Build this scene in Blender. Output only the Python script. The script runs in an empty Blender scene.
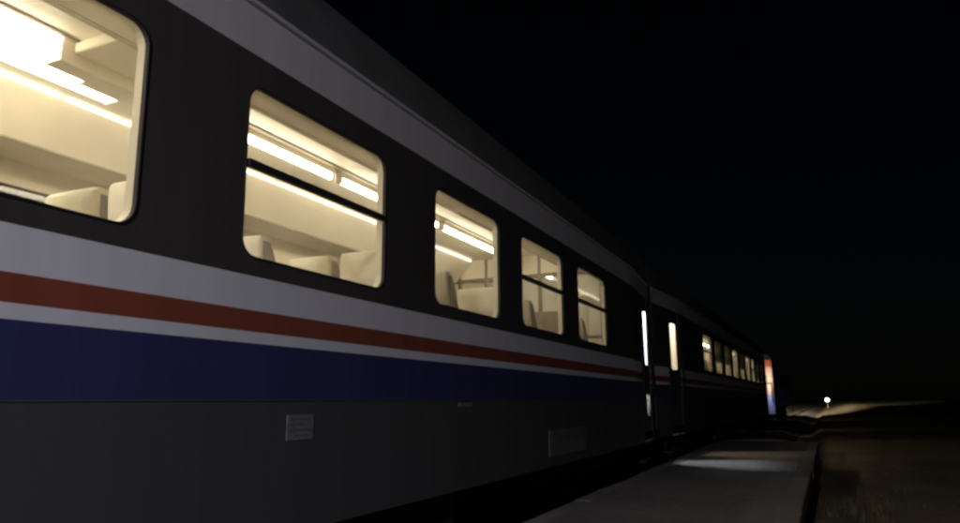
import bpy, bmesh, math, random
from mathutils import Vector, Matrix
random.seed(11)
R = math.radians
sc = bpy.context.scene
COL = sc.collection

# ------------------------------------------------------------------ camera
# world: Y runs along the first coach, X to the right, Z up, rail tops at z = 0
CAMZ = 1.45
cam_d = bpy.data.cameras.new('camera')
cam = bpy.data.objects.new('camera', cam_d)
COL.objects.link(cam)
cam_d.sensor_width = 36.0
cam_d.lens = 724.84 / 960.0 * 36.0
cam_d.clip_start = 0.05
cam_d.clip_end = 6000
_r = Vector((0.90965961, 0.41527594, -0.00808013))
_u = Vector((0.08633694, -0.17002036, 0.98165117))
_f = Vector((-0.40628232, 0.89366603, 0.19051431))
cam.matrix_world = Matrix(((_r.x, _u.x, -_f.x, 0), (_r.y, _u.y, -_f.y, 0), (_r.z, _u.z, -_f.z, CAMZ), (0, 0, 0, 1)))
sc.camera = cam

# ------------------------------------------------------------------ night sky, moon, exposure
w = bpy.data.worlds.new('World')
sc.world = w
w.use_nodes = True
nt = w.node_tree
nt.nodes.clear()
wo = nt.nodes.new('ShaderNodeOutputWorld')
bg = nt.nodes.new('ShaderNodeBackground')
sky = nt.nodes.new('ShaderNodeTexSky')
sky.sky_type = 'NISHITA'
sky.sun_disc = False
MOON_EL, MOON_ROT = 32, 150
sky.sun_elevation = R(MOON_EL)
sky.sun_rotation = R(MOON_ROT)
bg.inputs['Strength'].default_value = 0.00022
nt.links.new(sky.outputs[0], bg.inputs[0])
nt.links.new(bg.outputs[0], wo.inputs[0])

moon_d = bpy.data.lights.new('moon', 'SUN')
moon_d.energy = 0.004
moon_d.angle = R(0.5)
moon_d.color = (0.85, 0.9, 1.0)
moon = bpy.data.objects.new('moon', moon_d)
COL.objects.link(moon)
_d = Vector((math.sin(R(MOON_ROT)) * math.cos(R(MOON_EL)), math.cos(R(MOON_ROT)) * math.cos(R(MOON_EL)), math.sin(R(MOON_EL))))
moon.rotation_euler = _d.to_track_quat('Z', 'Y').to_euler()
moon.location = (0, -20, 30)

vs = sc.view_settings
vs.view_transform = 'Standard'
vs.look = 'None'
vs.exposure = 0.0
vs.gamma = 1.0
vs.use_curve_mapping = False
cy = sc.cycles
cy.use_denoising = True
cy.max_bounces = 10
cy.diffuse_bounces = 8
cy.glossy_bounces = 4
cy.transparent_max_bounces = 24
cy.sample_clamp_indirect = 12.0
cy.use_light_tree = True
cy.filter_width = 2.6        # the phone picture is soft

# ------------------------------------------------------------------ materials
def newmat(name):
    m = bpy.data.materials.new(name)
    m.use_nodes = True
    n = m.node_tree.nodes
    return m, n, m.node_tree.links, n['Principled BSDF']

def mat(name, col, rough=0.5, metal=0.0, var=0.15, scale=3.0, bump=0.0, bscale=40.0, streak=False, dirt=None, spec=0.5):
    """paint / cloth / plastic with blotchy colour, roughness variation and fine relief"""
    m, n, l, b = newmat(name)
    tc = n.new('ShaderNodeTexCoord')
    mp = n.new('ShaderNodeMapping')
    if streak:
        mp.inputs['Scale'].default_value = (1.0, 3.2, 0.22)
    l.new(tc.outputs['Object'], mp.inputs['Vector'])
    no = n.new('ShaderNodeTexNoise')
    no.inputs['Scale'].default_value = scale
    no.inputs['Detail'].default_value = 7
    no.inputs['Roughness'].default_value = 0.62
    l.new(mp.outputs[0], no.inputs['Vector'])
    cr = n.new('ShaderNodeValToRGB')
    lo = [c * (1 - var) for c in col] if dirt is None else dirt
    hi = [min(1, c * (1 + var * 0.6)) for c in col]
    cr.color_ramp.elements[0].position = 0.3
    cr.color_ramp.elements[1].position = 0.62
    cr.color_ramp.elements[0].color = (*lo, 1)
    cr.color_ramp.elements[1].color = (*hi, 1)
    l.new(no.outputs['Fac'], cr.inputs[0])
    l.new(cr.outputs[0], b.inputs['Base Color'])
    mr = n.new('ShaderNodeMapRange')
    mr.inputs['To Min'].default_value = min(1, rough + 0.14)
    mr.inputs['To Max'].default_value = max(0.03, rough - 0.1)
    l.new(no.outputs['Fac'], mr.inputs['Value'])
    l.new(mr.outputs[0], b.inputs['Roughness'])
    b.inputs['Metallic'].default_value = metal
    b.inputs['Specular IOR Level'].default_value = spec
    if bump:
        n2 = n.new('ShaderNodeTexNoise')
        n2.inputs['Scale'].default_value = bscale
        n2.inputs['Detail'].default_value = 5
        l.new(tc.outputs['Object'], n2.inputs['Vector'])
        bp = n.new('ShaderNodeBump')
        bp.inputs['Strength'].default_value = bump
        bp.inputs['Distance'].default_value = 0.02
        l.new(n2.outputs['Fac'], bp.inputs['Height'])
        l.new(bp.outputs[0], b.inputs['Normal'])
    return m

def emit(name, col, s):
    m, n, l, b = newmat(name)
    b.inputs['Base Color'].default_value = (0.8, 0.8, 0.8, 1)
    b.inputs['Emission Color'].default_value = (*col, 1)
    b.inputs['Emission Strength'].default_value = s
    return m

def glass_mat(name, tint, gloss=0.06):
    m, n, l, b = newmat(name)
    n.remove(b)
    tr = n.new('ShaderNodeBsdfTransparent')
    gl = n.new('ShaderNodeBsdfGlossy')
    gl.inputs['Roughness'].default_value = 0.03
    df = n.new('ShaderNodeBsdfTranslucent')
    df.inputs['Color'].default_value = (0.75, 0.70, 0.60, 1)
    tc = n.new('ShaderNodeTexCoord')
    no = n.new('ShaderNodeTexNoise')
    no.inputs['Scale'].default_value = 2.3
    no.inputs['Detail'].default_value = 8
    l.new(tc.outputs['Object'], no.inputs['Vector'])
    mr = n.new('ShaderNodeMapRange')
    mr.inputs['From Min'].default_value = 0.3
    mr.inputs['From Max'].default_value = 0.75
    mr.inputs['To Min'].default_value = 0.10
    mr.inputs['To Max'].default_value = 0.28
    l.new(no.outputs['Fac'], mr.inputs['Value'])
    tr.inputs['Color'].default_value = (*tint, 1)
    fc = n.new('ShaderNodeLayerWeight')
    fc.inputs['Blend'].default_value = 0.5
    pw = n.new('ShaderNodeMath'); pw.operation = 'POWER'; pw.inputs[1].default_value = 5.0
    l.new(fc.outputs['Facing'], pw.inputs[0])
    lw = n.new('ShaderNodeMath'); lw.operation = 'MULTIPLY_ADD'; lw.inputs[1].default_value = 0.6; lw.inputs[2].default_value = 0.04
    l.new(pw.outputs[0], lw.inputs[0])
    m1 = n.new('ShaderNodeMixShader')
    m2 = n.new('ShaderNodeMixShader')
    l.new(mr.outputs[0], m1.inputs[0])
    l.new(tr.outputs[0], m1.inputs[1])
    l.new(df.outputs[0], m1.inputs[2])
    l.new(lw.outputs[0], m2.inputs[0])
    l.new(m1.outputs[0], m2.inputs[1])
    l.new(gl.outputs[0], m2.inputs[2])
    l.new(m2.outputs[0], n['Material Output'].inputs[0])
    return m

M = {}
M['white'] = mat('white_coach_paint', (0.72, 0.71, 0.79), 0.42, var=0.06, scale=2.0, streak=True, bump=0.09, bscale=1.3)
M['red'] = mat('red_coach_paint', (0.26, 0.066, 0.042), 0.42, var=0.14, scale=2.0, streak=True, bump=0.09, bscale=1.3)
M['blue'] = mat('blue_coach_paint', (0.036, 0.040, 0.135), 0.45, var=0.18, scale=2.2, streak=True, bump=0.09, bscale=1.3)
M['black'] = mat('dark_window_band_paint', (0.055, 0.050, 0.047), 0.45, var=0.15, scale=2.4, streak=True, bump=0.09, bscale=1.3)
M['skirt'] = mat('grey_skirt_paint', (0.058, 0.058, 0.062), 0.65, var=0.10, scale=1.6, streak=True, bump=0.05, bscale=2)
M['roof'] = mat('dusty_grey_roof', (0.10, 0.10, 0.105), 0.75, var=0.25, scale=2.5)
M['upband'] = mat('white_roof_edge_paint', (0.56, 0.55, 0.59), 0.5, var=0.06, scale=2.0, streak=True, bump=0.09, bscale=1.3)
M['rubber'] = mat('black_rubber', (0.012, 0.012, 0.012), 0.7)
M['steel'] = mat('dark_steel', (0.045, 0.043, 0.04), 0.65, metal=0.3, var=0.4, scale=6, bump=0.15)
M['rail'] = mat('worn_rail_steel', (0.22, 0.19, 0.16), 0.4, metal=0.8, var=0.3, scale=8)
M['cream'] = mat('cream_wall_lining', (0.78, 0.72, 0.58), 0.5, var=0.05, scale=3)
M['ceil'] = mat('cream_ceiling_panel', (0.83, 0.78, 0.65), 0.5, var=0.04, scale=3)
M['beige'] = mat('beige_rack_underside', (0.80, 0.74, 0.61), 0.6, var=0.08, scale=4)
M['alu'] = mat('brushed_aluminium', (0.62, 0.58, 0.48), 0.35, metal=0.7, var=0.1)
M['floor'] = mat('grey_vinyl_floor', (0.55, 0.51, 0.44), 0.6, var=0.2)
M['seat'] = mat('grey_brown_seat_cloth', (0.22, 0.19, 0.15), 0.9, var=0.2, scale=9, bump=0.2, bscale=90)
M['cover'] = mat('cream_headrest_cloth', (0.76, 0.71, 0.58), 0.85, var=0.07, scale=5, bump=0.25, bscale=14)
M['darkframe'] = mat('brown_partition_frame', (0.16, 0.12, 0.08), 0.5, var=0.2)
M['blind'] = glass_mat('thin_grey_green_blind', (0.11, 0.12, 0.095))
M['glass'] = glass_mat('tinted_window_glass', (0.93, 0.90, 0.82))
M['grimy'] = glass_mat('grimy_brown_glass', (0.07, 0.045, 0.03))
M['clear'] = glass_mat('clear_partition_glass', (0.92, 0.92, 0.88))
M['panel'] = emit('ceiling_light_diffuser', (1.0, 0.93, 0.77), 23)
M['panelhot'] = emit('bright_ceiling_light_diffuser', (1.0, 0.94, 0.81), 12)
M['strip'] = emit('thin_light_strip', (1.0, 0.92, 0.74), 3.0)
M['vest'] = emit('cold_vestibule_lamp', (0.78, 0.86, 1.0), 20)
M['vestwarm'] = emit('warm_vestibule_lamp', (1.0, 0.80, 0.55), 17)
M['offwhite'] = mat('off_white_vestibule_lining', (0.72, 0.73, 0.74), 0.5, var=0.05)
M['plate'] = mat('worn_grey_data_plate', (0.16, 0.16, 0.175), 0.6, var=0.3, scale=14)
M['print'] = mat('faded_plate_print', (0.10, 0.10, 0.105), 0.7)
M['hatch'] = mat('scuffed_hatch_paint', (0.125, 0.125, 0.13), 0.38, var=0.3, scale=5)
M['l_red'] = mat('loco_red_paint', (0.70, 0.16, 0.06), 0.45, var=0.2, scale=5)
M['l_cream'] = mat('loco_cream_paint', (0.74, 0.44, 0.28), 0.45, var=0.35, scale=4)
M['l_blue'] = mat('loco_blue_paint', (0.28, 0.33, 0.74), 0.45, var=0.2, scale=4)
M['l_dark'] = mat('loco_dark_grey_paint', (0.035, 0.035, 0.04), 0.6, var=0.2, scale=4)
M['post'] = mat('galvanised_post', (0.35, 0.35, 0.34), 0.5, metal=0.5, var=0.2)
M['head'] = emit('headlight_lens', (1.0, 0.88, 0.66), 60)
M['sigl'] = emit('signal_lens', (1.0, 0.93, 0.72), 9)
M['lampl'] = emit('platform_lamp_lens', (0.95, 0.93, 1.0), 30)
M['endl'] = emit('end_lamp_lens', (1.0, 0.93, 0.85), 7)

def ground_mat(name, a, b_, c, scale, bump):
    m, n, l, b = newmat(name)
    tc = n.new('ShaderNodeTexCoord')
    n1 = n.new('ShaderNodeTexNoise'); n1.inputs['Scale'].default_value = scale; n1.inputs['Detail'].default_value = 9
    n2 = n.new('ShaderNodeTexNoise'); n2.inputs['Scale'].default_value = scale * 14; n2.inputs['Detail'].default_value = 6
    vo = n.new('ShaderNodeTexVoronoi'); vo.inputs['Scale'].default_value = scale * 40
    for q in (n1, n2, vo):
        l.new(tc.outputs['Object'], q.inputs['Vector'])
    cr = n.new('ShaderNodeValToRGB')
    e = cr.color_ramp.elements
    e[0].position = 0.32; e[0].color = (*a, 1)
    e[1].position = 0.68; e[1].color = (*c, 1)
    x = e.new(0.5); x.color = (*b_, 1)
    mx = n.new('ShaderNodeMix'); mx.data_type = 'FLOAT'
    mx.inputs[0].default_value = 0.45
    l.new(n1.outputs['Fac'], mx.inputs[2]); l.new(n2.outputs['Fac'], mx.inputs[3])
    l.new(mx.outputs[0], cr.inputs[0])
    l.new(cr.outputs[0], b.inputs['Base Color'])
    b.inputs['Roughness'].default_value = 0.92
    b.inputs['Specular IOR Level'].default_value = 0.2
    ad = n.new('ShaderNodeMath'); ad.operation = 'ADD'
    l.new(n2.outputs['Fac'], ad.inputs[0]); l.new(vo.outputs['Distance'], ad.inputs[1])
    bp = n.new('ShaderNodeBump'); bp.inputs['Strength'].default_value = bump; bp.inputs['Distance'].default_value = 0.03
    l.new(ad.outputs[0], bp.inputs['Height']); l.new(bp.outputs[0], b.inputs['Normal'])
    return m
M['dirt'] = ground_mat('dry_brown_earth', (0.19, 0.145, 0.092), (0.34, 0.265, 0.172), (0.45, 0.365, 0.245), 0.35, 0.8)
M['ballast'] = ground_mat('stone_ballast', (0.06, 0.055, 0.05), (0.14, 0.13, 0.115), (0.24, 0.22, 0.20), 1.2, 1.0)
M['concrete'] = ground_mat('worn_platform_concrete', (0.13, 0.115, 0.105), (0.19, 0.172, 0.158), (0.24, 0.22, 0.205), 0.7, 0.22)
M['kerb'] = ground_mat('platform_edge_concrete', (0.15, 0.13, 0.12), (0.22, 0.19, 0.175), (0.28, 0.25, 0.23), 1.1, 0.3)
M['grass'] = mat('dry_grass', (0.26, 0.20, 0.10), 0.9, var=0.35, scale=3)

# ------------------------------------------------------------------ mesh helpers
class MB:
    def __init__(s): s.bm = bmesh.new()
    def box(s, x0, x1, y0, y1, z0, z1, bev=0.0):
        x0, x1 = min(x0, x1), max(x0, x1); y0, y1 = min(y0, y1), max(y0, y1); z0, z1 = min(z0, z1), max(z0, z1)
        g = bmesh.ops.create_cube(s.bm, size=1)
        for v in g['verts']:
            v.co = Vector((x0 if v.co.x < 0 else x1, y0 if v.co.y < 0 else y1, z0 if v.co.z < 0 else z1))
        if bev:
            es = list({e for v in g['verts'] for e in v.link_edges})
            bmesh.ops.bevel(s.bm, geom=es, offset=bev, segments=2, profile=0.5, affect='EDGES')
        return s
    def quad(s, pts):
        s.bm.faces.new([s.bm.verts.new(p) for p in pts]); return s
    def cyl(s, p0, p1, r0, r1=None, n=12):
        r1 = r0 if r1 is None else r1
        p0, p1 = Vector(p0), Vector(p1)
        d = (p1 - p0); q = d.to_track_quat('Z', 'Y').to_matrix()
        a = []; b = []
        for i in range(n):
            t = 2 * math.pi * i / n
            o = q @ Vector((math.cos(t), math.sin(t), 0))
            a.append(s.bm.verts.new(p0 + o * r0)); b.append(s.bm.verts.new(p1 + o * r1))
        for i in range(n):
            s.bm.faces.new((a[i], a[(i + 1) % n], b[(i + 1) % n], b[i]))
        s.bm.faces.new(a[::-1]); s.bm.faces.new(b)
        return s
    def tube(s, pts, r, n=8):
        for i in range(len(pts) - 1): s.cyl(pts[i], pts[i + 1], r, r, n)
        return s
    def loft(s, rings, closed=True, caps=True):
        vs_ = [[s.bm.verts.new(p) for p in rg] for rg in rings]
        n = len(vs_[0])
        for i in range(len(vs_) - 1):
            for k in range(n if closed else n - 1):
                s.bm.faces.new((vs_[i][k], vs_[i][(k + 1) % n], vs_[i + 1][(k + 1) % n], vs_[i + 1][k]))
        if caps:
            s.bm.faces.new(vs_[0][::-1]); s.bm.faces.new(vs_[-1])
        return s
    def holed(s, y0, y1, z0, z1, hole, x):
        """upright sheet in the plane x with one rounded hole (list of (y,z))"""
        n = len(hole) // 4
        out = []
        cs = ((y1, z0), (y1, z1), (y0, z1), (y0, z0))
        for k in range(4):
            h = hole[k * n:(k + 1) * n]
            cyy, czz = cs[k]
            a, b_ = h[0], h[-1]
            pa = (a[0], czz) if k % 2 == 0 else (cyy, a[1])
            pb = (cyy, b_[1]) if k % 2 == 0 else (b_[0], czz)
            m_ = (n - 1) / 2
            for i in range(n):
                if i <= m_: t = i / m_; out.append((pa[0] + (cyy - pa[0]) * t, pa[1] + (czz - pa[1]) * t))
                else: t = (i - m_) / m_; out.append((cyy + (pb[0] - cyy) * t, czz + (pb[1] - czz) * t))
        vo = [s.bm.verts.new((x, y, z)) for y, z in out]
        vh = [s.bm.verts.new((x, y, z)) for y, z in hole]
        N_ = len(vo)
        for i in range(N_):
            s.bm.faces.new((vo[i], vo[(i + 1) % N_], vh[(i + 1) % N_], vh[i]))
        return s
    def warp(s, fn):
        for v in s.bm.verts: v.co = Vector(fn(*v.co))
        return s
    def mesh(s, name, m, smooth=False, norm=True):
        if norm: bmesh.ops.recalc_face_normals(s.bm, faces=s.bm.faces)
        me = bpy.data.meshes.new(name)
        s.bm.to_mesh(me); s.bm.free()
        me.materials.append(m)
        if smooth:
            for p in me.polygons: p.use_smooth = True
        return me
    def build(s, name, m, parent=None, smooth=False):
        return link(name, s.mesh(name, m, smooth), parent)

def link(name, me, parent=None, loc=None):
    o = bpy.data.objects.new(name, me)
    COL.objects.link(o)
    if parent: o.parent = parent
    if loc: o.location = loc
    return o

def empty(name, loc=(0, 0, 0), rz=0, parent=None):
    o = bpy.data.objects.new(name, None)
    COL.objects.link(o)
    o.location = loc; o.rotation_euler = (0, 0, rz); o.empty_display_size = 0.3
    if parent: o.parent = parent
    return o

def tag(o, label=None, cat=None, group=None, kind=None):
    if label: o['label'] = label
    if cat: o['category'] = cat
    if group: o['group'] = group
    if kind: o['kind'] = kind
    return o

def rrect(y0, y1, z0, z1, r, n=6):
    out = []
    for cy_, cz, a0 in ((y1 - r, z0 + r, -90), (y1 - r, z1 - r, 0), (y0 + r, z1 - r, 90), (y0 + r, z0 + r, 180)):
        for i in range(n + 1):
            a = R(a0 + 90 * i / n)
            out.append((cy_ + r * math.cos(a), cz + r * math.sin(a)))
    return out

# ------------------------------------------------------------------ the ground, track and platform
PH = 0.0149            # heading of the line beyond the first coach
TX = -3.92             # track centre
def tx(y):             # track centre line: straight, then a slight bend to the right
    return TX + (max(0.0, y - 13.3)) * PH
GZ = -0.15
def gz(x, y):
    import mathutils.noise as N
    z = GZ + 0.05 * N.noise(Vector((x * 0.45, y * 0.45, 3))) + 0.10 * N.noise(Vector((x * 0.09, y * 0.09, 7)))
    d = x - tx(y)
    if d > 3:
        k = min(1, (d - 3) / 4) * min(1, max(0, (y - 86) / 24))
        k = k * k * (3 - 2 * k)
        z += k * (0.55 + 0.55 * max(0, N.noise(Vector((x * 0.05, y * 0.02, 1))) + 0.2) + 0.16 * N.noise(Vector((x * 0.3, y * 0.09, 5))))
    if abs(d) < 3.2: z = min(z, -0.42)
    if y > 500: z *= max(0, 1 - (y - 500) / 500)
    return z
g = MB()
def axis(lst):
    o = []
    for a, b, st in lst:
        v = a
        while v < b - 1e-6: o.append(v); v += st
    return o + [lst[-1][1]]
xs = axis([(-2500, -300, 550), (-300, -40, 52), (-40, -8, 4), (-8, 12, 0.4), (12, 40, 2), (40, 300, 10), (300, 2500, 550)])
ys = axis([(-2500, -200, 575), (-200, -20, 30), (-20, 4, 2), (4, 30, 0.4), (30, 80, 1.5), (80, 260, 3), (260, 600, 40), (600, 4500, 650)])
gv = [[g.bm.verts.new((x, y, gz(x, y))) for x in xs] for y in ys]
for j in range(len(ys) - 1):
    for i in range(len(xs) - 1):
        g.bm.faces.new((gv[j][i], gv[j][i + 1], gv[j + 1][i + 1], gv[j + 1][i]))
ground = g.build('ground', M['dirt'], smooth=True)
tag(ground, 'dry brown earth ground beside the railway', kind='structure')

# ballast bed with rails and sleepers
trk = [-40, 13.3, 60, 120, 200, 320, 500]
b = MB()
prof = [(-2.6, -0.45), (-1.75, -0.13), (1.75, -0.13), (2.6, -0.45)]
b.loft([[(tx(y) + px, y, pz) for px, pz in prof] for y in trk], closed=False, caps=False)
bal = b.build('ballast', M['ballast'])
tag(bal, 'grey stone ballast bed under the track', kind='structure')
tr = empty('railway_track', (TX, 0, 0))
tag(tr, 'single railway track running under the train and on past it', 'railway track', kind='structure')
rp = [(-0.07, -0.16), (0.07, -0.16), (0.07, -0.145), (0.012, -0.125), (0.012, -0.04), (0.036, -0.03), (0.036, 0), (-0.036, 0), (-0.036, -0.03), (-0.012, -0.04), (-0.012, -0.125), (-0.07, -0.145)]
for sx in (-0.7535, 0.7535):
    b = MB().loft([[(tx(y) - TX + sx + px, y, pz) for px, pz in rp] for y in trk])
    b.build('rail', M['rail'], tr)
b = MB()
y = -30.0
while y < 200:
    cx = tx(y) - TX
    b.box(cx - 1.3, cx + 1.3, y - 0.13, y + 0.13, -0.30, -0.15)
    y += 0.62
tag(b.build('sleeper', M['concrete'], tr), kind='stuff')

# platform: cast concrete slab with a slightly proud, chipped edge on both sides
PZ = 0.45
def pedge(y, base, k):
    import mathutils.noise as N
    return base + 0.018 * N.noise(Vector((y * 0.8, k, 0))) + 0.012 * N.noise(Vector((y * 3.1, k, 4)))
PY0, PY1 = -26.0, 19.6
plat = empty('platform', (-1.3, 0, 0))
tag(plat, 'low dark concrete platform strip beside the train', 'platform', kind='structure')
b = MB()
rings = []
n = 150
for i in range(n + 1):
    yy = PY0 + (PY1 - PY0) * i / n
    xl = -2.16; xr = pedge(yy, -0.42, 9) + 0.014 * (yy - 6.8)
    rings.append([(xl + 1.3, yy, -0.5), (xr + 1.3 + 0.02, yy, -0.5), (xr + 1.3 + 0.02, yy, PZ - 0.12), (xr + 1.3, yy, PZ - 0.004), (xl + 1.3, yy, PZ - 0.004)])
b.loft(rings)
b.build('slab', M['concrete'], plat)
L_ = 1.52
yy = PY0; k = 0
while yy < PY1 - 0.2:                       # edge stones, one by one
    y1 = min(PY1, yy + L_)
    for side, xa, xb in (('l', -2.34, -2.16), ('r', -0.42, -0.22)):
        j = random.uniform(-0.008, 0.008); dz = random.uniform(-0.004, 0.006)
        sl = 0.014 if side == 'r' else 0.0
        MB().box(xa + 1.3 + j, xb + 1.3 + j, yy + 0.006, y1 - 0.006, PZ - 0.16, PZ + 0.006 + dz, 0.014).warp(lambda x, y, z: (x + sl * (y - 6.8), y, z)).build('edge_stone', M['kerb'], plat)
    yy = y1; k += 1
# low curved apron beyond the platform end
ap = MB()
rr = []
for i in range(17):
    t = i / 16
    a = R(200 - 150 * t)
    cx_, cy_ = -1.55, 22.3
    p = Vector((cx_ + 1.0 * math.cos(a), cy_ + 1.5 * math.sin(a), 0))
    q = Vector((math.cos(a), math.sin(a), 0))
    rr.append([p - q * 0.06 + Vector((0, 0, -0.3)), p + q * 0.06 + Vector((0, 0, -0.3)), p + q * 0.06 + Vector((0, 0, 0.30)), p - q * 0.06 + Vector((0, 0, 0.30))])
ap.loft(rr)
tag(ap.build('curved_kerb', M['kerb']), 'pale curved concrete kerb just past the far platform end', 'kerb')

# ------------------------------------------------------------------ coaches
HW = 1.42              # half width
LEN = 26.4
WZ0, WZ1 = 2.165, 3.07 # window sill / head
STR = [('skirt', 'skirt', 0.80, 1.468), ('blue_band', 'blue', 1.468, 1.743), ('white_stripe', 'white', 1.743, 1.800),
       ('red_stripe', 'red', 1.800, 1.905), ('white_band', 'white', 1.905, 2.075), ('window_band', 'black', 2.075, 3.235), ('roof_edge_band', 'upband', 3.235, 3.51)]
CEIL, FLOOR = 3.55, 1.28
TAPER = 1.9

def seat_meshes():
    s = MB()
    s.box(-0.225, 0.225, 0.02, 0.50, 0.30, 0.44, 0.04)                    # cushion
    rg = []
    for z, y, d, hw in ((0.40, 0.0, 0.13, 0.215), (0.62, -0.02, 0.13, 0.222), (0.90, -0.07, 0.11, 0.222), (1.10, -0.11, 0.095, 0.205), (1.19, -0.125, 0.07, 0.19), (1.215, -0.13, 0.03, 0.17)):
        rg.append([(-hw, y - d / 2, z), (-hw * 0.75, y - d * 0.7, z), (hw * 0.75, y - d * 0.7, z), (hw, y - d / 2, z), (hw, y + d / 2, z), (hw * 0.8, y + d * 0.62, z), (0, y + d * 0.5, z), (-hw * 0.8, y + d * 0.62, z), (-hw, y + d / 2, z)])
    s.loft(rg)
    for sx in (-1, 1):
        s.box(sx * 0.225, sx * 0.255, -0.02, 0.40, 0.58, 0.63, 0.012)
        s.box(sx * 0.228, sx * 0.252, 0.0, 0.08, 0.0, 0.58)
    me = s.mesh('seat', M['seat'], True)
    c = MB()
    rg = []
    for z, y, d, hw in ((0.95, -0.079, 0.120, 0.196), (1.05, -0.10, 0.120, 0.194), (1.15, -0.117, 0.112, 0.190), (1.205, -0.126, 0.10, 0.186), (1.225, -0.13, 0.075, 0.180), (1.228, -0.13, 0.03, 0.165)):
        rg.append([(-hw, y - d / 2, z), (-hw * 0.93, y - d * 0.70, z), (0, y - d * 0.74, z), (hw * 0.93, y - d * 0.70, z), (hw, y - d / 2, z), (hw, y + d / 2, z), (hw * 0.9, y + d * 0.66, z), (0, y + d * 0.60, z), (-hw * 0.9, y + d * 0.66, z), (-hw, y + d / 2, z)])
    c.loft(rg)
    return me, c.mesh('headrest_cover', M['cover'], True)
SEAT_ME, COVER_ME = seat_meshes()

def bogie_meshes():
    f = MB()
    for s in (-1, 1):
        f.box(s * 0.98, s * 1.10, -1.75, 1.75, 0.50, 0.68, 0.02)
        f.box(s * 0.96, s * 1.12, -0.45, 0.45, 0.36, 0.62, 0.03)
        for yy in (-1.25, 1.25):
            f.box(s * 0.97, s * 1.14, yy - 0.16, yy + 0.16, 0.30, 0.60, 0.03)
            for q in (-0.27, 0.27): f.cyl((s * 1.05, yy + q, 0.40), (s * 1.05, yy + q, 0.62), 0.075, n=10)
        f.cyl((s * 1.03, -0.2, 0.62), (s * 1.03, -0.2, 0.92), 0.13, n=12)
        f.cyl((s * 1.03, 0.2, 0.62), (s * 1.03, 0.2, 0.92), 0.13, n=12)
    f.box(-1.0, 1.0, -0.25, 0.25, 0.50, 0.75)
    w_ = MB()
    for s in (-1, 1):
        w_.cyl((s * 0.69, 0, 0.46), (s * 0.72, 0, 0.46), 0.49, n=28)
        w_.cyl((s * 0.72, 0, 0.46), (s * 0.82, 0, 0.46), 0.46, 0.455, n=28)
    w_.cyl((-0.9, 0, 0.46), (0.9, 0, 0.46), 0.08, n=12)
    return f.mesh('bogie', M['steel']), w_.mesh('wheelset', M['steel'])
BOG_ME, WHEEL_ME = bogie_meshes()

def add_bogie(parent, y, sp=1.25):
    o = link('bogie', BOG_ME, parent, (0, y, 0))
    for q in (-sp, sp): link('wheelset', WHEEL_ME, o, (0, q, 0))

def area_lamp(name, parent, loc, sx, sy, power, col, rot=(0, 0, 0), spread=None):
    d = bpy.data.lights.new(name, 'AREA')
    d.shape = 'RECTANGLE'; d.size = sx; d.size_y = sy; d.energy = power; d.color = col
    if spread: d.spread = spread
    o = bpy.data.objects.new(name, d); COL.objects.link(o); o.parent = parent
    o.location = loc; o.rotation_euler = rot
    return o

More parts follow.
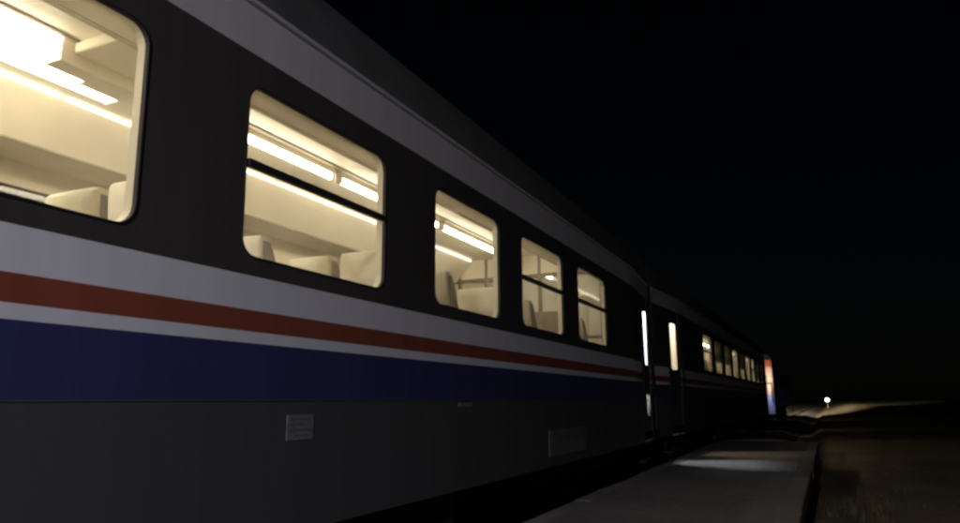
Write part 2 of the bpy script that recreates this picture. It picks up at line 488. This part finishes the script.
def coach(loc, rz, wins, far_wins, doors, panels, rows, parts_y, label, rich=True, bare_row=-9.0, no_window_seat=-9.0):
    """wins: list of (y0, y1, transom(0/1), blind fraction); doors: list of dicts; all in local metres from the rear end"""
    root = empty('train_coach', loc, rz)
    tag(root, label, 'train coach', 'coaches of the passenger train')
    def ins(y): return 0.07 * max(0.0, TAPER - y, y - (LEN - TAPER))
    def wp(x, y, z):
        i = ins(y)
        if abs(x) > 1.15: x = math.copysign(abs(x) - i, x)
        return (x, y, z)
    for side in (1, -1):
        wl = wins if side == 1 else far_wins
        dl = [d for d in doors if d['side'] == side]
        cuts = sorted({0.0, LEN, TAPER, LEN - TAPER} | {c for d in dl for c in (d['y0'], d['y1'])})
        X = side * HW
        # y-intervals that are not door openings
        iv = [(a, c) for a, c in zip(cuts[:-1], cuts[1:]) if not any(a >= d['y0'] - 1e-6 and c <= d['y1'] + 1e-6 for d in dl)]
        for nm, mk, z0, z1 in STR:
            q = MB()
            if nm == 'window_band':
                for a, c in iv:
                    inside = sorted([w_ for w_ in wl if w_[0] > a - 1e-6 and w_[1] < c + 1e-6])
                    p = a
                    for i, w_ in enumerate(inside):
                        e = (w_[1] + inside[i + 1][0]) / 2 if i + 1 < len(inside) else w_[1] + 0.2
                        s0 = w_[0] - 0.2 if i == 0 else p
                        if i == 0 and s0 > p: q.quad([(X, p, z0), (X, s0, z0), (X, s0, z1), (X, p, z1)])
                        q.holed(s0, e, z0, z1, rrect(w_[0], w_[1], WZ0, WZ1, 0.10), X)
                        p = e
                    if p < c: q.quad([(X, p, z0), (X, c, z0), (X, c, z1), (X, p, z1)])
            elif nm == 'roof_edge_band':
                for a, c in zip(cuts[:-1], cuts[1:]):
                    q.quad([(X, a, z0), (X, c, z0), (X, c, z1), (X, a, z1)])
            else:
                for a, c in iv:
                    q.quad([(X, a, z0), (X, c, z0), (X, c, z1), (X, a, z1)])
                if nm == 'skirt':
                    for a, c in iv: q.quad([(X, a, z0), (X, c, z0), (X - side * 0.10, c, z0), (X - side * 0.10, a, z0)])
            bmesh.ops.remove_doubles(q.bm, verts=q.bm.verts, dist=1e-5)
            q.warp(wp).build(nm, M[mk], root)
        # gutter strip and belt mouldings: thin real ribs
        q = MB()
        for a, c in zip(cuts[:-1], cuts[1:]): q.box(X, X + side * 0.022, a, c, 3.500, 3.522)
        q.warp(wp).build('gutter', M['upband'], root)
        q = MB()
        for a, c in iv: q.box(X - side * 0.004, X + side * 0.003, a, c, 1.464, 1.472)
        q.warp(wp).build('belt_moulding', M['skirt'], root)
        # inner lining with window holes
        q = MB(); XI = side * (HW - 0.062)
        q0 = 0.3
        ww = sorted(wl); p = q0
        gaps = []
        for d in dl: gaps.append((0.31, d['y1'] + 0.1) if d['y0'] < LEN / 2 else (d['y0'] - 0.1, LEN - 0.31))
        if ww:
            s0 = ww[0][0] - 0.2
            segs = [(q0, s0)]
            p = s0
            for i, w_ in enumerate(ww):
                e = (w_[1] + ww[i + 1][0]) / 2 if i + 1 < len(ww) else w_[1] + 0.2
                q.holed(p, e, FLOOR, CEIL, rrect(w_[0] + 0.012, w_[1] - 0.012, WZ0 + 0.012, WZ1 - 0.012, 0.09), XI)
                p = e
            segs.append((p, LEN - 0.3))
        else: segs = [(q0, LEN - 0.3)]
        for a, c in segs:
            pts = [a]
            for ga, gc in sorted(gaps):
                if ga > a and gc < c: pts += [ga, gc]
            pts.append(c)
            for k_ in range(0, len(pts), 2):
                if pts[k_ + 1] > pts[k_]:
                    mid = [pts[k_]] + [t for t in (TAPER, LEN - TAPER) if pts[k_] < t < pts[k_ + 1]] + [pts[k_ + 1]]
                    for a2, c2 in zip(mid[:-1], mid[1:]):
                        MB().quad([(XI, a2, FLOOR), (XI, c2, FLOOR), (XI, c2, CEIL), (XI, a2, CEIL)]).warp(wp).build('wall_lining', M['cream'], root)
        bmesh.ops.remove_doubles(q.bm, verts=q.bm.verts, dist=1e-5)
        q.warp(wp).build('inner_wall', M['cream'], root)
        # windows
        for y0, y1, trans, blind in wl:
            ho = rrect(y0, y1, WZ0, WZ1, 0.10)
            hi = rrect(y0 + 0.009, y1 - 0.009, WZ0 + 0.009, WZ1 - 0.009, 0.092)
            hl = rrect(y0 + 0.014, y1 - 0.012, WZ0 + 0.012, WZ1 - 0.012, 0.09)
            q = MB()
            xo = X + side * 0.004
            q.loft([[(X - side * 0.02, a, c) for a, c in ho], [(xo, a, c) for a, c in ho], [(xo, a, c) for a, c in hi], [(X - side * 0.02, a, c) for a, c in hi]], caps=False)
            win = q.build('window', M['rubber'], root)
            q = MB(); q.loft([[(X - side * 0.0205, a, c) for a, c in hi], [(X - side * 0.062, a, c) for a, c in hl]], caps=False)
            q.build('reveal', M['cream'], win)
            q = MB(); q.bm.faces.new([q.bm.verts.new((X - side * 0.014, a, c)) for a, c in hi])
            q.build('pane', M['glass'], win)
            if trans:
                zt = WZ0 + (WZ1 - WZ0) * 0.535
                q = MB(); q.box(X - side * 0.03, X + side * 0.012, y0 + 0.02, y1 - 0.02, zt - 0.019, zt + 0.019, 0.006)
                q.build('transom', M['rubber'], win)
            if blind:
                q = MB(); zb = WZ1 - (WZ1 - WZ0) * blind
                q.box(X - side * 0.017, X - side * 0.020, y0 + 0.012, y1 - 0.012, zb, WZ1 - 0.012)
                q.cyl((X - side * 0.030, y0 + 0.02, zb), (X - side * 0.030, y1 - 0.02, zb), 0.010, n=8)
                q.build('blind', M['blind'], win)
        # entrance doors
        for d in dl:
            y0, y1 = d['y0'], d['y1']
            XD = X - side * 0.008
            q = MB()
            zs = (0.95, 3.235)
            gl_ = [(d['g0'], d['g1'], 2.05, 2.97)] + ([(d['g0'], d['g1'], 1.20, 1.55)] if d.get('low') else [])
            zsplit = 1.80
            if d.get('low'):
                q.holed(y0, y1, zs[0], zsplit, rrect(d['g0'], d['g1'], 1.20, 1.55, 0.05), XD)
            else:
                q.quad([(XD, y0, zs[0]), (XD, y1, zs[0]), (XD, y1, zsplit), (XD, y0, zsplit)])
            q.holed(y0, y1, zsplit, zs[1], rrect(d['g0'], d['g1'], 2.05, 2.97, 0.08), XD)
            # jambs and head between the body side and the recessed door leaf
            q.quad([(X, y0, zs[0]), (X, y0, zs[1]), (XD, y0, zs[1]), (XD, y0, zs[0])])
            q.quad([(X, y1, zs[0]), (X, y1, zs[1]), (XD, y1, zs[1]), (XD, y1, zs[0])])
            q.quad([(X, y0, zs[1]), (X, y1, zs[1]), (XD, y1, zs[1]), (XD, y0, zs[1])])
            dr = q.warp(wp).build('door', M['black'], root)
            for a, c, z0, z1 in gl_:
                q = MB(); q.bm.faces.new([q.bm.verts.new((XD - side * 0.006, yy, zz)) for yy, zz in rrect(a - 0.01, c + 0.01, z0 - 0.01, z1 + 0.01, 0.07)])
                q.warp(wp).build('pane', M['grimy'] if z1 < 1.6 else (M['clear'] if d['cold'] else M['glass']), dr)
            hx = X + side * 0.03
            for yy in (y0 - 0.10, y1 + 0.10):
                if 0.05 < yy < LEN - 0.05: MB().tube([(X, yy, 1.6), (hx, yy, 1.65), (hx, yy, 2.55), (X, yy, 2.6)], 0.013).warp(wp).build('handrail', M['rubber'], dr)
            for k_, zz in enumerate((0.50, 0.80)):
                MB().box(X - side * 0.02, X - side * 0.28, y0 + 0.06, y1 - 0.06, zz - 0.03, zz, 0.006).warp(wp).build('step', M['steel'], dr)
    # roof
    rp_ = [(1.42, 3.51), (1.408, 3.62), (1.38, 3.75), (1.33, 3.88), (1.25, 4.00), (1.12, 4.10), (0.92, 4.18), (0.6, 4.25), (0.25, 4.285)]
    rp_ = rp_ + [(0, 4.29)] + [(-a, c) for a, c in rp_[::-1]]
    q = MB(); q.loft([[wp(a, yy, c) for a, c in rp_] for yy in (0.0, TAPER, 8, 13.2, 18, LEN - TAPER, LEN)], closed=False, caps=False)
    rf = q.build('roof', M['roof'], root, True)
    for yy in (4.2, 9.1, 17.3, 22.2):
        MB().box(-0.35, 0.35, yy - 0.3, yy + 0.3, 4.24, 4.40, 0.04).build('roof_vent', M['roof'], rf)
    # end walls with gangway bellows
    for yy, s in ((0.0, -1), (LEN, 1)):
        q = MB()
        hw = HW - ins(yy)
        pr = [(hw, 0.95)] + [(wp(a, yy, c)[0], c) for a, c in rp_] + [(-hw, 0.95)]
        q.bm.faces.new([q.bm.verts.new((a, yy, c)) for a, c in pr])
        q.box(-0.62, 0.62, yy, yy + s * 0.02, 1.2, 3.3)
        ew = q.build('end_wall', M['rubber'], root)
        q = MB()
        for k_ in range(3):
            a, c = yy + s * (0.02 + 0.05 * k_), yy + s * (0.055 + 0.05 * k_)
            for sx in (-1, 1): q.cyl((sx * 0.58, (a + c) / 2, 1.15), (sx * 0.58, (a + c) / 2, 3.3), 0.10, n=10)
            q.cyl((-0.58, (a + c) / 2, 3.3), (0.58, (a + c) / 2, 3.3), 0.10, n=10)
        q.build('gangway_bellows', M['rubber'], ew)
        for sx in (-0.87, 0.87):
            q = MB().cyl((sx, yy, 1.05), (sx, yy + s * 0.14, 1.05), 0.09, n=14)
            q.cyl((sx, yy + s * 0.14, 1.05), (sx, yy + s * 0.165, 1.05), 0.2, n=18)
            q.build('buffer', M['steel'], ew)
        MB().box(-0.05, 0.05, yy, yy + s * 0.17, 1.0, 1.1).build('coupling', M['steel'], ew)
    # underframe, boxes, bogies
    q = MB(); q.box(-1.25, 1.25, 0.25, LEN - 0.25, 0.98, 1.2)
    q.build('underframe', M['steel'], root)
    for (a, c, z0) in ((7.2, 9.6, 0.42), (10.4, 12.0, 0.50), (13.2, 16.2, 0.40), (17.0, 18.6, 0.48)):
        for s in (1, -1):
            MB().box(s * 0.55, s * 1.28, a, c, z0, 0.99, 0.03).build('equipment_box', M['steel'], root)
    for yy in (3.7, LEN - 3.7): add_bogie(root, yy)
    # interior shell
    q = MB(); q.box(-HW + 0.07, HW - 0.07, 0.1, LEN - 0.1, 1.21, FLOOR)
    q.warp(lambda x, y, z: wp(x, y, z)).build('floor_deck', M['floor'], root)
    q = MB(); q.box(-HW + 0.2, HW - 0.2, 0.1, LEN - 0.1, CEIL, CEIL + 0.03)
    ce = q.build('ceiling', M['ceil'], root)
    for xx in (0.14, 0.165):
        q = MB(); q.box(xx, xx + 0.012, 0.4, LEN - 0.4, CEIL - 0.012, CEIL - 0.001); q.build('ceiling_trim', M['darkframe'] if xx > 0.15 else M['alu'], ce)
    va, vb = parts_y                                   # saloon from va to vb
    for s in (1, -1):
        # luggage rack: underside, lip and sloping fascia above it
        q = MB()
        q.box(s * 0.93, s * (HW - 0.065), va, vb, 3.245, 3.275)
        q.build('luggage_rack', M['beige'], root)
        q = MB()
        q.loft([[(s * 0.915, yy, 3.235), (s * 0.945, yy, 3.235), (s * 0.66, yy, CEIL - 0.001), (s * 0.63, yy, CEIL - 0.001)] for yy in (va, vb)])
        fa = q.build('fascia', M['ceil'], root)
        q = MB(); q.cyl((s * 0.922, va, 3.243), (s * 0.922, vb, 3.243), 0.017, n=8); q.build('rack_lip', M['alu'], fa)
        yy = va + 0.1
        while yy + 1.0 < vb:
            MB().box(s * 0.615, s * 0.635, yy, yy + 1.06, CEIL - 0.030, CEIL - 0.012).build('light_strip', M['strip'], root)
            yy += 1.1
    for a, c, hot in panels:
        if hot:                                        # a wide, very bright diffuser
            for x0_, x1_, cut in ((-0.02, 0.115, 0.62), (-0.165, -0.03, 0.30), (-0.31, -0.175, 0.0)):
                lt = MB().box(x0_, x1_, a, c - cut, CEIL - 0.085, CEIL - 0.05, 0.006).build('ceiling_light', M['panelhot'], ce)
                MB().box(x0_ - 0.004, x1_ + 0.004, c - cut + 0.004, c + 0.02, CEIL - (0.10 if cut < 0.5 else 0.14), CEIL - 0.001, 0.006).build('light_end_cap', M['ceil'], lt)
            MB().box(0.13, 0.50, c - 0.55, c - 0.10, CEIL - 0.07, CEIL - 0.001, 0.015).build('ceiling_duct', M['ceil'], ce)
            continue
        for xx in (0.085,):                            # a tube slung just below the ceiling
            fx = MB().box(xx - 0.03, xx + 0.03, a, c, CEIL - 0.055, CEIL - 0.002, 0.006).build('light_fitting', M['ceil'], ce)
            MB().cyl((xx, a + 0.03, CEIL - 0.085), (xx, c - 0.03, CEIL - 0.085), 0.024, n=10).build('light_tube', M['panel'], fx)
            for yy in (a, c - 0.03):
                MB().box(xx - 0.028, xx + 0.028, yy, yy + 0.03, CEIL - 0.112, CEIL - 0.05, 0.004).build('light_end_cap', M['ceil'], fx)
    # seats, two and two
    for r_ in rows:
        for sx in (1.075, 0.61, -0.61, -1.075):
            if sx > 1 and abs(r_ - no_window_seat) < 0.1: continue
            o = link('seat', SEAT_ME, root, (sx, r_, FLOOR))
            o.scale = (1, 1, 1.0)
            if not (rich and abs(r_ - bare_row) < 0.1): link('headrest_cover', COVER_ME, o)
    # saloon end partitions
    for yy, s in ((vb, 1), (va, -1)):
        q = MB()
        for px in (-1.33, -0.86, -0.42, 0.42, 0.86, 1.33): q.box(px - 0.022, px + 0.022, yy - 0.022, yy + 0.022, FLOOR, CEIL)
        q.box(-1.34, 1.34, yy - 0.026, yy + 0.026, 3.22, 3.27)
        for sg in (-1, 1): q.box(sg * 0.42, sg * 1.33, yy - 0.024, yy + 0.024, 2.30, 2.34)
        pt = q.build('partition', M['darkframe'], root)
        for sg in (-1, 1):
            MB().box(sg * 0.44, sg * 1.31, yy - 0.012, yy + 0.012, FLOOR, 2.30).build('lower_panel', M['cream'], pt)
            MB().quad([(sg * 0.44, yy, 2.34), (sg * 1.31, yy, 2.34), (sg * 1.31, yy, 3.22), (sg * 0.44, yy, 3.22)]).build('pane', M['clear'], pt)
        MB().box(-1.34, 1.34, yy - 0.010, yy + 0.010, 3.27, CEIL - 0.001).build('header_panel', M['ceil'], pt)
    # vestibules: wall, lamp
    for d in doors:
        if d['side'] != 1: continue
        yw = d['y0'] - 0.25 if d['y0'] > LEN / 2 else d['y1'] + 0.25
        MB().box(-1.3, 1.3, yw - 0.02, yw + 0.02, FLOOR, CEIL - 0.001).build('vestibule_wall', M['offwhite'], root)
        yl = (d['g0'] + d['g1']) / 2
        ye = LEN - 0.06 if d['y0'] > LEN / 2 else 0.06
        MB().box(-1.24, 1.24, ye - 0.01, ye + 0.01, FLOOR, CEIL - 0.001).build('vestibule_end_lining', M['offwhite'], root)
        if d.get('dark'): continue
        MB().box(0.80, 1.04, yl - 0.11, yl + 0.11, CEIL - 0.07, CEIL - 0.002, 0.012).build('vestibule_lamp', M['vest'] if d['cold'] else M['vestwarm'], root)
        area_lamp('vestibule_light', root, (0.92, yl, CEIL - 0.075), 0.16, 0.2, d['pow'], (0.74, 0.84, 1.0) if d['cold'] else (1.0, 0.82, 0.62))
    return root

Y0 = -13.3
def lw(y): return y - Y0
w1 = [(lw(0.76 - 1.9 * k), lw(2.06 - 1.9 * k), k % 2, 0) for k in range(6)]
w1 += [(lw(2.67), lw(3.99), 1, 0), (lw(4.68), lw(5.93), 0, 0), (lw(6.47), lw(7.76), 1, 0), (lw(8.33), lw(9.63), 1, 0)]
pan1 = [(lw(3.25 + 2.05 * k), lw(5.20 + 2.05 * k), False) for k in (-5, -4, -3, -2)] + [(lw(1.20), lw(3.15), True), (lw(3.25), lw(5.20), False), (lw(5.30), lw(7.25), False), (lw(7.35), lw(9.3), False), (lw(9.95), lw(11.3), False)]
rows1 = [lw(4.42 + 0.95 * k + (0.22 if k == -1 else 0)) for k in range(-13, 6)]
doors1 = [dict(side=1, y0=lw(12.0), y1=lw(12.92), g0=lw(12.44), g1=lw(12.80), cold=True, low=True, pow=150),
          dict(side=1, y0=0.5, y1=1.4, g0=0.7, g1=1.15, cold=True, dark=True, pow=0),
          dict(side=-1, y0=lw(12.0), y1=lw(12.92), g0=lw(12.44), g1=lw(12.80), cold=True, pow=0),
          dict(side=-1, y0=0.5, y1=1.4, g0=0.7, g1=1.15, cold=True, pow=0)]
c1 = coach((TX, Y0, 0), 0, w1, [(a, c, 0, 0) for a, c, _, _ in w1], doors1, pan1, rows1, (lw(-10.2), lw(9.78)),
      'nearest coach, white with red and blue stripes and large lit windows filling the left', bare_row=lw(4.42 + 0.95 * 4), no_window_seat=lw(3.69))
# luggage shelves between the saloon and the entrance, seen through the last window
q = MB()
for yy in (10.05, 11.15):
    for xx in (0.72, 1.30): q.cyl((xx, lw(yy), FLOOR), (xx, lw(yy), 3.2), 0.018, n=8)
sh = q.build('luggage_stand', M['alu'], c1)
for zz in (1.75, 2.35, 2.95): MB().box(0.70, 1.32, lw(10.03), lw(11.17), zz - 0.012, zz + 0.012, 0.004).build('shelf', M['alu'], sh)

# plates and hatches on the near coach's skirt (local coordinates, near side)
q = MB(); q.box(HW, HW + 0.004, lw(3.07), lw(3.29), 1.262, 1.392, 0.001)
pl = q.build('data_plate', M['plate'], c1)
for k, (a, c) in enumerate(((3.09, 3.26), (3.09, 3.22), (3.09, 3.27), (3.12, 3.24))):
    MB().box(HW + 0.003, HW + 0.0052, lw(a), lw(c), 1.366 - 0.028 * k, 1.374 - 0.028 * k).build('printed_line', M['print'], pl)
q = MB(); q.box(HW, HW + 0.004, lw(5.08), lw(5.32), 1.415, 1.445, 0.001); q.build('marking_plate', M['plate'], c1)
for a, c, z0, z1 in ((7.15, 8.45, 0.90, 1.16), (-1.4, -0.2, 0.86, 1.30)):
    hz = MB().box(HW - 0.002, HW + 0.005, lw(a), lw(c), z0, z1, 0.002).build('access_hatch', M['hatch'] if a > 7 else M['skirt'], c1)
    for yy in (a + 0.15, c - 0.15): MB().box(HW + 0.004, HW + 0.010, lw(yy) - 0.04, lw(yy) + 0.04, z1 - 0.05, z1 - 0.03).build('latch', M['steel'], hz)

W2 = []
bl = [0, 0.62, 0.60, 0, 0.6, 0, 0, 0.9, 0.95]
tn = [1, 0, 0, 0, 0, 0, 1, 0, 0]
for k in range(9):
    W2.append((5.10 + 2.02 * k, 5.10 + 2.02 * k + 1.42, tn[k], bl[k]))
pan2 = [(4.7 + 2.05 * k, 6.65 + 2.05 * k, False) for k in range(9)]
rows2 = [5.6 + 0.95 * k for k in range(18)]
doors2 = [dict(side=1, y0=1.0, y1=1.86, g0=1.22, g1=1.68, cold=False, pow=42),
          dict(side=1, y0=LEN - 1.4, y1=LEN - 0.5, g0=LEN - 1.15, g1=LEN - 0.7, cold=False, dark=True, pow=0),
          dict(side=-1, y0=1.0, y1=1.86, g0=1.22, g1=1.68, cold=False, pow=0)]
c2 = coach((TX, 13.45, 0), -PH, W2, [(a, c, 0, 0) for a, c, _, _ in W2], doors2, pan2, rows2, (4.6, 23.6),
      'farther coach with a row of small lit windows, some half covered by dark blinds')
# lamp on the far end wall of the second coach, shining on the locomotive behind it
q = MB(); q.box(1.02, 1.16, LEN + 0.001, LEN + 0.05, 1.75, 2.85, 0.01); lh = q.build('end_lamp', M['steel'], c2)
MB().box(1.04, 1.14, LEN + 0.045, LEN + 0.06, 1.78, 2.82, 0.004).build('lamp_lens', M['endl'], lh)
area_lamp('end_light', c2, (1.09, LEN + 0.07, 2.30), 0.10, 1.0, 14, (1.0, 0.95, 0.92), (R(90), 0, 0), R(150))

# ------------------------------------------------------------------ diesel locomotive at the head of the train
LX = tx(13.45 + LEN + 1.05)
loco = empty('diesel_locomotive', (LX + 0.02, 13.45 + LEN + 1.05, 0), -PH)
tag(loco, 'dark diesel locomotive past the last coach, its striped cab end brightly lit', 'locomotive')
LL = 20.5; LW = 1.50
MB().box(-LW, LW, 0, LL, 1.02, 1.28, 0.02).build('frame', M['l_dark'], loco)
# cab at the coach end, banded end face
cab = MB().box(-LW, LW, 0.02, 2.6, 1.28, 3.55, 0.03).build('cab', M['l_dark'], loco)
for nm, mk, z0, z1 in (('blue_panel', 'l_blue', 0.72, 1.68), ('cream_panel', 'l_cream', 1.683, 3.12), ('red_panel', 'l_red', 3.123, 3.50)):
    MB().box(-LW + 0.01, LW - 0.005, -0.03, 0.015, z0, z1, 0.004).build(nm, M[mk], cab)
q = MB(); q.loft([[(LW * math.cos(R(a)), yy, 3.551 + 0.42 * math.sin(R(a))) for a in range(0, 181, 15)] for yy in (-0.1, 2.75)])
q.build('cab_roof', M['l_dark'], cab)
for s in (1, -1):
    wn = MB().box(s * LW, s * (LW + 0.012), 0.7, 1.9, 2.3, 3.1, 0.02).build('window', M['rubber'], cab)
    MB().box(s * (LW + 0.005), s * (LW + 0.014), 0.75, 1.85, 2.35, 3.05, 0.01).build('pane', M['clear'], wn)
for s in (1, -1):
    wn = MB().box(s * 0.35, s * 1.05, -0.045, -0.02, 2.35, 3.0, 0.02).build('window', M['rubber'], cab)
    MB().box(s * 0.4, s * 1.0, -0.05, -0.04, 2.4, 2.95, 0.01).build('pane', M['clear'], wn)
# long hood, narrower than the cab
hood = MB().box(-0.92, 0.92, 2.6, LL - 2.4, 1.28, 3.55, 0.12).build('long_hood', M['l_dark'], loco)
for k in range(9):
    for s in (1, -1):
        MB().box(s * 0.92, s * 0.935, 3.1 + 1.6 * k, 4.5 + 1.6 * k, 1.6, 3.1, 0.01).build('hood_door', M['l_dark'], hood)
for yy in (6.0, 10.0, 14.0): 
    MB().cyl((0, yy, 3.5), (0, yy, 3.75), 0.55, n=20).build('roof_fan', M['l_dark'], hood)
q = MB().box(-LW, LW, LL - 2.4, LL - 0.9, 1.28, 3.2, 0.10); q.build('front_hood', M['l_dark'], loco)
for s in (1, -1):
    MB().box(s * LW, s * (LW + 0.012), 2.7, LL - 0.1, 1.05, 1.27, 0.004).build('side_sill', M['l_blue'], loco)
    q = MB()
    for k in range(11): q.cyl((s * 1.44, 2.8 + 1.65 * k, 1.28), (s * 1.44, 2.8 + 1.65 * k, 2.25), 0.02, n=8)
    for zz in (1.75, 2.25): q.cyl((s * 1.44, 2.8, zz), (s * 1.44, LL - 0.3, zz), 0.02, n=8)
    q.build('handrail', M['l_blue'], loco)
    for a in (0.1, LL - 0.6):
        q = MB()
        for zz in (0.45, 0.75): q.box(s * 1.2, s * 1.48, a, a + 0.5, zz, zz + 0.03)
        for dy in (0.0, 0.48): q.box(s * 1.45, s * 1.48, a + dy, a + dy + 0.02, 0.45, 1.05)
        q.build('step', M['steel'], loco)
q = MB(); q.tube([(-1.4, -0.12, 2.28), (1.42, -0.12, 2.28)], 0.025); 
for px in (-1.4, -0.7, 0.7, 1.42): q.tube([(px, -0.12, 1.28), (px, -0.12, 2.28)], 0.02)
q.build('end_handrail', M['l_dark'], loco)
for yy, s in ((0.0, -1), (LL, 1)):
    for sx in (-0.87, 0.87):
        q = MB().cyl((sx, yy, 1.05), (sx, yy + s * 0.45, 1.05), 0.09, n=14); q.cyl((sx, yy + s * 0.45, 1.05), (sx, yy + s * 0.48, 1.05), 0.22, n=18)
        q.build('buffer', M['steel'], loco)
MB().box(-1.2, 1.2, 7.6, 12.6, 0.35, 1.02, 0.12).build('fuel_tank', M['l_dark'], loco)
for yy in (4.1, LL - 4.1): add_bogie(loco, yy, 1.35)
for s in (0.28, -0.28):
    hl = MB().cyl((s, LL - 0.95, 3.0), (s, LL - 0.82, 3.0), 0.17, n=20).build('headlight', M['steel'], loco)
    MB().cyl((s, LL - 0.825, 3.0), (s, LL - 0.81, 3.0), 0.14, n=20).build('lamp_lens', M['head'], hl)
d = bpy.data.lights.new('headlight_beam', 'SPOT')
d.energy = 480000; d.spot_size = R(19.5); d.spot_blend = 1.0; d.shadow_soft_size = 0.12; d.color = (1.0, 0.86, 0.60)
o = bpy.data.objects.new('headlight_beam', d); COL.objects.link(o); o.parent = loco
o.location = (0, LL - 0.7, 3.0); o.rotation_euler = (R(90 + 0.2), 0, R(-3.3))
# small marker light on the front handrail
mk_ = MB().box(1.36, 1.46, LL - 0.35, LL - 0.25, 2.75, 2.85, 0.02).build('marker_lamp', M['sigl'], loco)
MB().cyl((1.41, LL - 0.30, 1.28), (1.41, LL - 0.30, 2.75), 0.02, n=8).build('marker_post', M['l_dark'], loco)

# ------------------------------------------------------------------ trackside lamp far ahead
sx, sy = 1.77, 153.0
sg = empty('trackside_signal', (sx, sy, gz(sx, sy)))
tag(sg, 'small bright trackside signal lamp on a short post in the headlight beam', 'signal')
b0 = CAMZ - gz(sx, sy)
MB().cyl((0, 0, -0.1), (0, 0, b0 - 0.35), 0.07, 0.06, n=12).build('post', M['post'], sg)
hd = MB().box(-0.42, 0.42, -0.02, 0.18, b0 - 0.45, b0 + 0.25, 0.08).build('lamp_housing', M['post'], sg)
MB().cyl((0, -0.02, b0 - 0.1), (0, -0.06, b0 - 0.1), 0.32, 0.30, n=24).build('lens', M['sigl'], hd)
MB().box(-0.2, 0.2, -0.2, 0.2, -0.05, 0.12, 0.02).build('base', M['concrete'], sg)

# ------------------------------------------------------------------ platform lamp behind the viewer
lp = empty('platform_lamp', (0.25, -5.3, GZ))
tag(lp, 'tall platform lamp on a post behind the viewpoint', 'street lamp')
HZ = 4.35
MB().cyl((0, 0, -0.1), (0, 0, HZ - GZ), 0.07, 0.045, n=14).build('post', M['post'], lp)
MB().box(-0.2, 0.2, -0.2, 0.2, -0.1, 0.1, 0.03).build('base', M['concrete'], lp)
MB().tube([(0, 0, HZ - GZ - 0.05), (-0.25, 0.1, HZ - GZ + 0.1), (-0.6, 0.25, HZ - GZ + 0.1)], 0.03).build('arm', M['post'], lp)
hd = MB().box(-0.85, -0.45, 0.12, 0.40, HZ - GZ + 0.06, HZ - GZ + 0.16, 0.03).build('lamp_head', M['post'], lp)
MB().box(-0.80, -0.50, 0.16, 0.36, HZ - GZ + 0.035, HZ - GZ + 0.062, 0.008).build('lens', M['lampl'], hd)
d = bpy.data.lights.new('platform_light', 'SPOT')
d.energy = 2050; d.shadow_soft_size = 0.12; d.color = (0.93, 0.92, 1.0)
d.spot_size = R(114); d.spot_blend = 1.0
o = bpy.data.objects.new('platform_light', d); COL.objects.link(o); o.parent = lp
o.location = (-0.65, 0.26, HZ - GZ - 0.02)
_t = Vector((-1.5, -1.4, 1.1)) - (Vector((0.25, -5.3, GZ)) + Vector(o.location))
o.rotation_euler = _t.to_track_quat('-Z', 'Y').to_euler()

# ------------------------------------------------------------------ dry grass along the ground right of the platform
gm = bmesh.new()
def blade(x, y, z, h, lean, az, wd):
    dx, dy = math.cos(az), math.sin(az)
    px, py = -dy * wd, dx * wd
    a = gm.verts.new((x - px, y - py, z - 0.02)); b_ = gm.verts.new((x + px, y + py, z - 0.02))
    mx, my = x + dx * lean * 0.4, y + dy * lean * 0.4
    c = gm.verts.new((mx + px * 0.7, my + py * 0.7, z + h * 0.6)); e = gm.verts.new((mx - px * 0.7, my - py * 0.7, z + h * 0.6))
    t = gm.verts.new((x + dx * lean, y + dy * lean, z + h))
    gm.faces.new((a, b_, c, e)); gm.faces.new((e, c, t))
spots = [(0.34, 12.2, 0.24, 60), (0.62, 12.6, 0.20, 44), (0.05, 11.6, 0.15, 30), (0.9, 13.1, 0.16, 34), (0.5, 11.7, 0.12, 40)]
for k in range(150):
    yy = 6 + 40 * random.random() ** 1.7
    xx = -0.05 + random.random() ** 1.4 * (4 + yy * 0.3)
    spots.append((xx, yy, random.uniform(0.04, 0.16), random.randint(8, 26)))
for x, y, h, n_ in spots:
    for k in range(n_):
        a = random.uniform(0, 6.28); r_ = random.gauss(0, 0.09 + h * 0.3)
        bx, by = x + math.cos(a) * r_, y + math.sin(a) * r_
        if bx < -0.15: continue
        blade(bx, by, gz(bx, by), h * random.uniform(0.5, 1.2), random.uniform(0, h * 1.3), random.uniform(0, 6.28), random.uniform(0.002, 0.005))
me = bpy.data.meshes.new('dry_grass'); gm.to_mesh(me); gm.free(); me.materials.append(M['grass'])
tag(link('dry_grass', me), 'sparse dry grass growing on the earth right of the platform', 'grass', kind='stuff')
